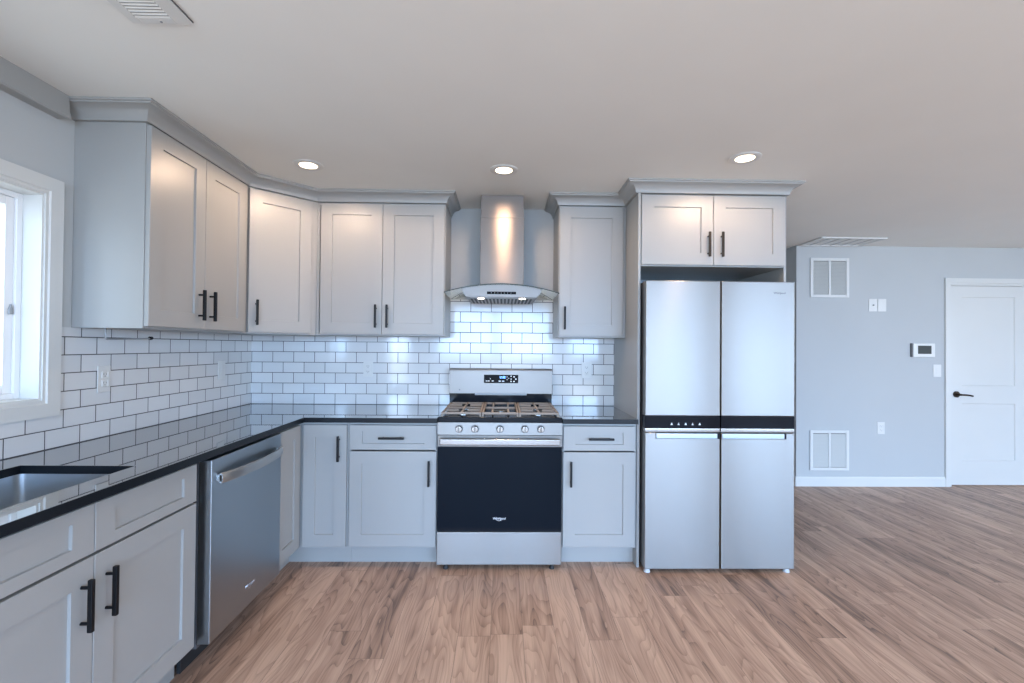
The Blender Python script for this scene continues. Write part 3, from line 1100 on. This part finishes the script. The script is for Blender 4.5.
mk('brand_ring', swoosh(frame_at(RC - 0.002, -0.6607, 0.309, 0), 0.018, 0.009), M['white'], d)
# control panel, leaning back slightly
bm = prism(bmesh.new(), [(-0.6125, 0.8165), (-0.664, 0.8165), (-0.659, 0.8895), (-0.6125, 0.8895)], 'x', RX0, RX1)
cpn = mk('control_panel', bm, M['steel'], t)
for kx in (1.603, 1.700, 1.851, 2.002, 2.099):
    bm = bmesh.new()
    cylm(bm, (kx, -0.668, 0.853), (kx, -0.690, 0.853), 0.0195, 28, r2=0.0175, bev=0.002)
    kn = mk('knob', bm, M['polish'], cpn)
    mk('bezel', cyl((kx, -0.6615, 0.853), (kx, -0.6675, 0.853), 0.0235, 28, bev=0.001), M['case'], kn)
    mk('grip', box(kx - 0.0042, kx + 0.0042, -0.700, -0.6902, 0.853 - 0.0165, 0.853 + 0.0165, 0.0015), M['steel'], kn)
# cooktop
bm = box(RX0, RX1, -0.659, -0.085, 0.8905, 0.9225, 0.005, 3)
ct = mk('cooktop', bm, M['enamel'], t)
secx = [(RX0 + 0.018, RX0 + 0.262), (RX0 + 0.266, RX1 - 0.266), (RX1 - 0.262, RX1 - 0.018)]
gy0, gy1 = -0.635, -0.115
gz0, gz1 = 0.936, 0.949
for k, (gx0, gx1) in enumerate(secx):
    bm = bmesh.new()
    wv = 0.011
    for x in (gx0, gx1 - wv):
        boxm(bm, x, x + wv, gy0, gy1, gz0, gz1, 0.002)
    for y in (gy0, (gy0 + gy1 - wv) / 2, gy1 - wv):
        boxm(bm, gx0 + wv, gx1 - wv, y, y + wv, gz0, gz1, 0.002)
    cx = (gx0 + gx1) / 2
    centers = ((gy0 + gy1) / 2 - 0.13, (gy0 + gy1) / 2 + 0.13) if k != 1 else ((gy0 + gy1) / 2,)
    if k != 1:
        for cy in centers:
            boxm(bm, cx - wv / 2, cx + wv / 2, cy - 0.118, cy - 0.028, gz0, gz1 + 0.001, 0.002)
            boxm(bm, cx - wv / 2, cx + wv / 2, cy + 0.028, cy + 0.118, gz0, gz1 + 0.001, 0.002)
            boxm(bm, gx0 + wv, cx - 0.028, cy - wv / 2, cy + wv / 2, gz0, gz1 + 0.001, 0.002)
            boxm(bm, cx + 0.028, gx1 - wv, cy - wv / 2, cy + wv / 2, gz0, gz1 + 0.001, 0.002)
    else:
        for x in (cx - 0.055, cx + 0.045):
            boxm(bm, x, x + wv, gy0 + wv, gy0 + 0.16, gz0, gz1 + 0.001, 0.002)
            boxm(bm, x, x + wv, gy1 - 0.16, gy1 - wv, gz0, gz1 + 0.001, 0.002)
    for x in (gx0 + 0.006, gx1 - 0.006):
        for y in (gy0 + 0.006, gy1 - 0.006):
            boxm(bm, x - 0.006, x + 0.006, y - 0.006, y + 0.006, 0.9226, gz0)
    mk('grate', bm, M['iron'], ct)
    for cy in centers:
        rb = 0.042 if k != 1 else 0.038
        bn = mk('burner', lathe(bmesh.new(), [(rb + 0.012, 0), (rb + 0.012, 0.004), (rb, 0.006), (rb - 0.004, 0.0095)], (cx, cy, 0.9226)), M['polish'], ct)
        mk('burner_cap', lathe(bmesh.new(), [(rb - 0.006, 0), (rb - 0.005, 0.002), (rb - 0.009, 0.0035), (0.004, 0.0038)], (cx, cy, 0.9323)), M['enamel'], bn)
# backguard
mk('back_riser', box(RX0 + 0.006, RX1 - 0.006, -0.083, -0.034, 0.8905, 1.010), M['enamel'], t)
bm = prism(bmesh.new(), [(-0.034, 1.0105), (-0.094, 1.0105), (-0.088, 1.17), (-0.083, 1.184), (-0.072, 1.190), (-0.034, 1.190)], 'x', RX0 + 0.004, RX1 - 0.004)
bgd = mk('back_panel', bm, M['steel'], t)
mk('vent_slot', box(RX0 + 0.19, RX1 - 0.19, -0.090, -0.0835, 0.998, 1.0095), M['grey'], t)
dsp = mk('display', box(1.7285, 1.9775, -0.0945, -0.0885, 1.086, 1.146, 0.001), M['band'], bgd)


def seg7(bm, ch, x, z, h, y):
    w_ = h * 0.5
    s_ = {'1': 'bc', '2': 'abged', '0': 'abcdef', ':': ':', '3': 'abgcd', '5': 'afgcd', '8': 'abcdefg'}[ch]
    th = h * 0.14
    R_ = dict(a=(0, w_, h - th, h), d=(0, w_, 0, th), g=(0, w_, h / 2 - th / 2, h / 2 + th / 2), b=(w_ - th, w_, h / 2, h), c=(w_ - th, w_, 0, h / 2),
              e=(0, th, 0, h / 2), f=(0, th, h / 2, h))
    if ch == ':':
        boxm(bm, x, x + th, y, y + 0.0004, z + h * .2, z + h * .2 + th); boxm(bm, x, x + th, y, y + 0.0004, z + h * .65, z + h * .65 + th)
        return th
    for c_ in s_:
        a0, a1, b0, b1 = R_[c_]
        boxm(bm, x + a0, x + a1, y, y + 0.0004, z + b0, z + b1)
    return w_


bm = bmesh.new()
x = 1.8385
for ch in '12:00':
    x += seg7(bm, ch, x, 1.1205, 0.015, -0.0950) + 0.003
mk('clock_digits', bm, M['digit'], dsp)
bm = bmesh.new()
for (u, v, ww, hh) in ((1.742, 1.098, .012, .006), (1.757, 1.098, .012, .006), (1.772, 1.114, .006, .006), (1.785, 1.098, .014, .006), (1.835, 1.097, .016, .007), (1.860, 1.097, .016, .007),
                       (1.893, 1.128, .006, .006), (1.905, 1.118, .006, .006), (1.893, 1.108, .006, .006), (1.921, 1.132, .009, .008), (1.921, 1.112, .009, .008), (1.921, 1.095, .009, .008),
                       (1.942, 1.128, .010, .008), (1.955, 1.112, .010, .008), (1.942, 1.095, .010, .008)):
    mk('button_mark', box(u, u + ww, -0.0949, -0.0945, v, v + hh), M['white'], dsp)
cylm(b3 := bmesh.new(), (1.553, -0.0938, 1.036), (1.553, -0.0946, 1.036), 0.005, 12)
mk('emblem', b3, M['ink'], bgd)
for x in (RX0 + 0.055, RX1 - 0.055):
    for y in (-0.632, -0.10):
        mk('foot', cyl((x, y, 0.0), (x, y, 0.0295), 0.016, 14, r2=0.011), M['rubber'], t)

# ------------------------------------------------------------------ range hood
t = thing('range_hood', 'stainless steel chimney range hood with curved glass canopy above the stove', 'range hood', (RC, -0.2, 1.66))
HR = 1.238
HC = 1.853


def arc_z(x, top=1.757):
    return top - (HR - math.sqrt(HR * HR - (x - HC) ** 2))


bm = bmesh.new()
xs_ = [HC - 0.371 + 0.742 * i / 40 for i in range(41)]
poly = [(x, arc_z(x)) for x in xs_] + [(x, arc_z(x) - 0.0055) for x in reversed(xs_)]
prism(bm, poly, 'y', -0.498, -0.010)
hg = mk('glass_canopy', bm, M['hoodglass'], t)
bm = bmesh.new()
poly = [(x, arc_z(x) + 0.0004) for x in xs_] + [(x, arc_z(x) - 0.0059) for x in reversed(xs_)]
prism(bm, poly, 'y', -0.5005, -0.4982)
mk('canopy_edge', bm, M['glassedge'], hg)
bm = bmesh.new()
xb = [HC - 0.262 + 0.524 * i / 24 for i in range(25)]
poly = [(x, arc_z(x) - 0.0062) for x in xb] + [(HC + 0.230, 1.672), (HC - 0.230, 1.672)]
prism(bm, poly, 'y', -0.482, -0.012)
bd = mk('body', bm, M['steel'], t)
mk('control_strip', box(1.758, 1.946, -0.4845, -0.4822, 1.689, 1.706, 0.0008), M['band'], bd)
for k in range(7):
    mk('control_icon', box(1.785 + k * 0.021, 1.789 + k * 0.021, -0.4849, -0.4845, 1.6955, 1.6990), M['grey'], bd)
bm = box(HC - 0.226, HC + 0.226, -0.470, -0.055, 1.6665, 1.6715, 0.001)
flt = mk('filter', bm, M['steel'], t)
bm = bmesh.new()
nsl = 17
for k in range(nsl):
    x = HC - 0.210 + 0.420 * (k + 0.15) / nsl
    boxm(bm, x, x + 0.0125, -0.400, -0.075, 1.6645, 1.6664)
mk('filter_slots', bm, M['slot'], flt)
for x in (HC - 0.135, HC + 0.135):
    ld = mk('hood_lamp', cyl((x, -0.435, 1.6664), (x, -0.435, 1.6635), 0.020, 20), M['led'], t)
    l = bpy.data.lights.new('hood_light', 'SPOT')
    l.energy = 5.0
    l.color = (1.0, 0.80, 0.60)
    l.spot_size = math.radians(110)
    l.spot_blend = 0.6
    l.shadow_soft_size = 0.02
    lo = bpy.data.objects.new('hood_light', l)
    COL.objects.link(lo)
    lo.parent = ld
    lo.location = (0, 0, -0.004)
mk('chimney', box(1.7045, 2.0015, -0.330, -0.002, 1.7585, 2.228, 0.003, 2), M['chim'], t)
mk('chimney_sleeve', box(1.7075, 1.9985, -0.327, -0.002, 2.2285, ZC - 0.0005, 0.003, 2), M['chim'], t)

# ------------------------------------------------------------------ refrigerator
t = thing('refrigerator', 'tall stainless steel four-door refrigerator with black band across the middle', 'refrigerator', (3.178, -0.36, 0))
FX0, FX1, FG = 2.7225, 3.6335, 3.1810
mk('casing', box(FX0 + 0.004, 3.6195, -0.628, -0.05, 0.022, 1.742, 0.004), M['case'], t)
for (xa, xb, right) in ((FX0, FG - 0.003, 0), (FG + 0.003, FX1, 1)):
    d = mk('upper_door', box(xa, xb, -0.700, -0.636, 0.943, 1.760, 0.006, 3), M['fridge'], t)
    bd = mk('control_band', box(xa, xb, -0.6985, -0.636, 0.871, 0.9425, 0.003, 2), M['band'], d)
    if right:
        mk('brand_lettering', text_bm('Whirlpool', 0.0175, Matrix.Translation((3.5375, -0.7004, 1.690))), M['ink'], d)
    else:
        for k in range(5):
            bm = bmesh.new()
            x = 2.877 + k * 0.0425
            if k % 2 == 0:
                prism(bm, [(x, 0.889), (x + 0.014, 0.889), (x + 0.007, 0.903)], 'y', -0.6992, -0.6985)
            else:
                boxm(bm, x, x + 0.013, -0.6992, -0.6985, 0.889, 0.892); boxm(bm, x + 0.005, x + 0.008, -0.6992, -0.6985, 0.892, 0.902)
            mk('touch_icon', bm, M['white'], bd)
    d = mk('lower_door', box(xa, xb, -0.700, -0.636, 0.024, 0.8425, 0.006, 3), M['fridge'], t)
    mk('door_lip', box(xa, xb, -0.697, -0.636, 0.8445, 0.8695, 0.004, 2), M['polish'], d)
    h0, h1 = (xa + 0.064, xb - 0.018) if not right else (xa + 0.002, xb - 0.066)
    mk('grip', box(h0, h1, -0.7085, -0.6985, 0.806, 0.8415, 0.005, 3), M['dwsteel'], d)
    mk('grip_end', box(*((h1 + 0.001, h1 + 0.014) if not right else (h1 + 0.001, h1 + 0.012)), -0.706, -0.6995, 0.8065, 0.841, 0.002), M['enamel'], d)
for x in (FX0 + 0.024, FX1 - 0.036):
    for y in (-0.672, -0.12):
        mk('foot', cyl((x, y, 0.0), (x, y, 0.0215), 0.020, 16, r2=0.017), M['filt2'], t)
for x in (FX0 + 0.035, FX1 - 0.05):
    mk('hinge_cover', box(x - 0.03, x + 0.03, -0.66, -0.56, 1.7425, 1.7585, 0.004), M['case'], t)

# ------------------------------------------------------------------ ceiling and wall fittings
WARM = (1.0, 0.70, 0.48)
for (lx, ly, lab) in ((0.741, -0.813, 'round recessed ceiling light by the corner cabinet'), (1.861, -0.784, 'round recessed ceiling light just before the range hood'),
                      (3.162, -1.012, 'round recessed ceiling light just before the refrigerator cabinet')):
    t = thing('recessed_light', lab, 'ceiling light', (lx, ly, ZC), 'recessed ceiling lights')
    mk('trim_ring', lathe(bmesh.new(), [(0.050, -0.0005), (0.082, -0.0005), (0.082, -0.003), (0.076, -0.006), (0.058, -0.007), (0.050, -0.004)], (lx, ly, ZC), 40), M['plastic'], t)
    mk('lens', lathe(bmesh.new(), [(0.049, -0.001), (0.049, -0.0045), (0.03, -0.006), (0.004, -0.0065)], (lx, ly, ZC), 32), M['lamp'], t)
    l = bpy.data.lights.new('downlight', 'SPOT')
    l.energy = 19
    l.color = WARM
    l.spot_size = math.radians(178)
    l.spot_blend = 0.35
    l.shadow_soft_size = 0.05
    lo = bpy.data.objects.new('downlight', l)
    COL.objects.link(lo)
    lo.parent = t
    lo.location = (0, 0, -0.012)


# ceiling register near the camera
t = thing('ceiling_register', 'white louvred register in the ceiling near the window wall', 'vent', (0.79, -2.2, ZC))
vx0, vx1, vy0, vy1 = 0.675, 0.864, -2.36, -2.004
bm = bmesh.new()
fa, fb, fe = 0.030, 0.050, 0.026
boxm(bm, vx0, vx0 + fa, vy0, vy1, ZC - 0.0095, ZC - 0.0042, 0.002); boxm(bm, vx1 - fb, vx1, vy0, vy1, ZC - 0.0095, ZC - 0.0042, 0.002)
boxm(bm, vx0 + fa, vx1 - fb, vy0, vy0 + fe, ZC - 0.0095, ZC - 0.0042, 0.002); boxm(bm, vx0 + fa, vx1 - fb, vy1 - fe, vy1, ZC - 0.0095, ZC - 0.0042, 0.002)
mk('frame', bm, M['plastic'], t)
mk('shadow_gap', box(vx0 + 0.001, vx1 + 0.0015, vy0 + 0.001, vy1 - 0.001, ZC - 0.004, ZC - 0.0005), M['case'], t)  # dark box drawn as the shade line along the register's right edge
mk('backing', box(vx0 + fa, vx1 - fb, vy0 + fe, vy1 - fe, ZC - 0.0065, ZC - 0.0042), M['grey'], t)
bm = bmesh.new()
y = vy1 - fe - 0.006
while y > vy0 + fe + 0.006:
    prism(bm, [(y - 0.003, ZC - 0.0066), (y + 0.0015, ZC - 0.0102), (y + 0.003, ZC - 0.0095), (y + 0.0015, ZC - 0.0066)], 'x', vx0 + fa, vx1 - fb)
    y -= 0.0135
mk('louvres', bm, M['plastic'], t)
mk('screw', cyl((0.772, vy1 - 0.012, ZC - 0.0095), (0.772, vy1 - 0.012, ZC - 0.011), 0.004, 10), M['grey'], t)

# return grille in the ceiling by the far wall
t = thing('ceiling_grille', 'white framed return grille in the ceiling above the pale wall', 'vent', (5.1, 0.9, ZC))
gx0, gx1, gy0_, gy1_ = 4.773, 5.385, 0.725, 1.075
bm = bmesh.new()
boxm(bm, gx0, gx0 + .025, gy0_, gy1_, ZC - .012, ZC - .0005, .002); boxm(bm, gx1 - .025, gx1, gy0_, gy1_, ZC - .012, ZC - .0005, .002)
boxm(bm, gx0 + .025, gx1 - .025, gy0_, gy0_ + .025, ZC - .012, ZC - .0005, .002); boxm(bm, gx0 + .025, gx1 - .025, gy1_ - .025, gy1_, ZC - .012, ZC - .0005, .002)
mk('frame', bm, M['plastic'], t)
mk('backing', box(gx0 + .025, gx1 - .025, gy0_ + .025, gy1_ - .025, ZC - .004, ZC - .0005), M['plastic'], t)
for k in range(1, 6):
    x = gx0 + (gx1 - gx0) * k / 6
    mk('bar', box(x - .003, x + .003, gy0_ + .025, gy1_ - .025, ZC - .0085, ZC - .0041), M['filt2'], t)


def wall_grille(z0, z1, label):
    x0, x1 = 4.904, 5.292
    t = thing('wall_grille', label, 'vent', ((x0 + x1) / 2, YF, z0), 'white wall grilles')
    bm = bmesh.new()
    f = 0.028
    Y0, Y1 = YF - 0.014, YF - 0.0005
    boxm(bm, x0, x0 + f, Y0, Y1, z0, z1, .002); boxm(bm, x1 - f, x1, Y0, Y1, z0, z1, .002)
    boxm(bm, x0 + f, x1 - f, Y0, Y1, z0, z0 + f, .002); boxm(bm, x0 + f, x1 - f, Y0, Y1, z1 - f, z1, .002)
    mx = (x0 + x1) / 2
    boxm(bm, mx - 0.010, mx + 0.010, Y0, Y1, z0 + f, z1 - f, .002)
    mk('frame', bm, M['plastic'], t)
    mk('backing', box(x0 + f, x1 - f, YF - 0.002, YF - 0.0005, z0 + f, z1 - f), M['filt'], t)
    for (a0, a1) in ((x0 + f, mx - 0.010), (mx + 0.010, x1 - f)):
        bm = bmesh.new()
        z = z0 + f + 0.004
        while z < z1 - f - 0.012:
            prism(bm, [(YF - 0.0022, z + 0.012), (YF - 0.011, z), (YF - 0.011, z + 0.002), (YF - 0.0022, z + 0.014)], 'x', a0, a1)
            z += 0.0135
        mk('louvres', bm, M['slat'], t)


wall_grille(1.868, 2.258, 'white louvred wall grille high up near the ceiling')
wall_grille(0.158, 0.552, 'white louvred wall grille low down above the baseboard')


def plate(name, label, cat, Mx, kind, w_=0.072, h_=0.118, group=None):
    """Mx: local x across, z up, front towards -y; origin at the plate centre on the wall"""
    o3 = Mx @ Vector((0, 0, -h_ / 2))
    t = thing(name, label, cat, o3, group)
    mk('plate', boxm(bmesh.new(), -w_ / 2, w_ / 2, -0.006, -0.0005, -h_ / 2, h_ / 2, 0.002, 2, Mx), M['plastic'], t)
    if kind == 'duplex':
        for dz in (-0.020, 0.020):
            r_ = mk('socket', boxm(bmesh.new(), -0.0165, 0.0165, -0.0085, -0.0062, dz - 0.0145, dz + 0.0145, 0.004, 2, Mx), M['plastic'], t)
            bm = bmesh.new()
            boxm(bm, -0.0078, -0.0058, -0.0089, -0.0086, dz - 0.001, dz + 0.007, 0, 1, Mx)
            boxm(bm, 0.0055, 0.0075, -0.0089, -0.0086, dz - 0.001, dz + 0.006, 0, 1, Mx)
            cylm(bm, Mx @ Vector((0, -0.0086, dz - 0.007)), Mx @ Vector((0, -0.0089, dz - 0.007)), 0.0022, 10)
            mk('slots', bm, M['slot'], r_)
    elif kind == 'rocker':
        mk('rocker', boxm(bmesh.new(), -0.0165, 0.0165, -0.0095, -0.0062, -0.033, 0.033, 0.002, 2, Mx), M['plastic'], t)
    elif kind == 'jack':
        bm = bmesh.new()
        cylm(bm, Mx @ Vector((0, -0.0062, 0)), Mx @ Vector((0, -0.014, 0)), 0.0065, 12)
        mk('jack', bm, M['case'], t)
    if kind != 'duplex':
        for dz in (-0.044, 0.044):
            mk('screw', cyl(Mx @ Vector((0, -0.0062, dz)), Mx @ Vector((0, -0.007, dz)), 0.003, 10), M['plastic'], t)
    return t


WL = lambda y, z: frame_at(0.0085, y, z, R90)
WB = lambda x, z: frame_at(x, -0.0085, z, 0)
WF = lambda x, z: frame_at(x, YF, z, 0)
G = 'white outlet plates'
plate('wall_outlet', 'white outlet plate on the window-side tile next to the window', 'outlet', WL(-1.294, 1.185), 'duplex', 0.070, 0.122, G)
plate('switch_plate', 'white switch plate on the window-side tile near the room corner', 'switch', WL(-0.378, 1.180), 'rocker', 0.075, 0.122)
plate('wall_outlet', 'white outlet plate on the back tile below the two-door wall cabinet', 'outlet', WB(0.868, 1.177), 'duplex', 0.070, 0.112, G)
plate('wall_outlet', 'white outlet plate on the back tile between stove and refrigerator', 'outlet', WB(2.490, 1.180), 'duplex', 0.076, 0.116, G)
plate('wall_outlet', 'white outlet plate low on the pale wall beside the lower grille', 'outlet', WF(5.619, 0.576), 'duplex', 0.074, 0.118, G)
plate('wall_plate', 'white jack plate with a dark centre, high on the pale wall', 'wall plate', WF(5.538, 1.795), 'jack', 0.084, 0.124)
plate('wall_plate', 'white blank plate high on the pale wall beside the jack plate', 'wall plate', WF(5.629, 1.795), 'blank', 0.084, 0.124)
plate('light_switch', 'white light switch beside the door casing below the thermostat', 'switch', WF(6.186, 1.148), 'rocker', 0.080, 0.122)
t = thing('thermostat', 'white thermostat with grey screen on the pale wall near the door', 'thermostat', (6.037, YF, 1.28))
mk('housing', box(5.928, 6.147, YF - 0.026, YF - 0.0005, 1.282, 1.421, 0.006, 3), M['plastic'], t)
mk('screen', box(5.972, 6.108, YF - 0.0275, YF - 0.0262, 1.315, 1.397, 0.0005), M['screen'], t)
mk('wall_base', box(5.915, 5.9275, YF - 0.018, YF - 0.0005, 1.284, 1.419, 0.002), M['case'], t)

# bare paper towel rod under the wall cabinet
t = thing('towel_rod', 'thin metal paper towel rod under the wall cabinet beside the window', 'towel holder', (0.13, -1.2, 1.417))
bm = bmesh.new()
tube(bm, [(0.13, -1.432, 1.4175), (0.13, -1.432, 1.380), (0.13, -1.430, 1.373), (0.13, -1.423, 1.3695), (0.13, -1.415, 1.369), (0.13, -1.175, 1.3755)], 0.004, 12)
mk('rod', bm, M['grey'], t)
mk('end_knob', cyl((0.13, -1.1755, 1.3775), (0.13, -1.163, 1.3775), 0.0085, 16, bev=0.002), M['black'], t)
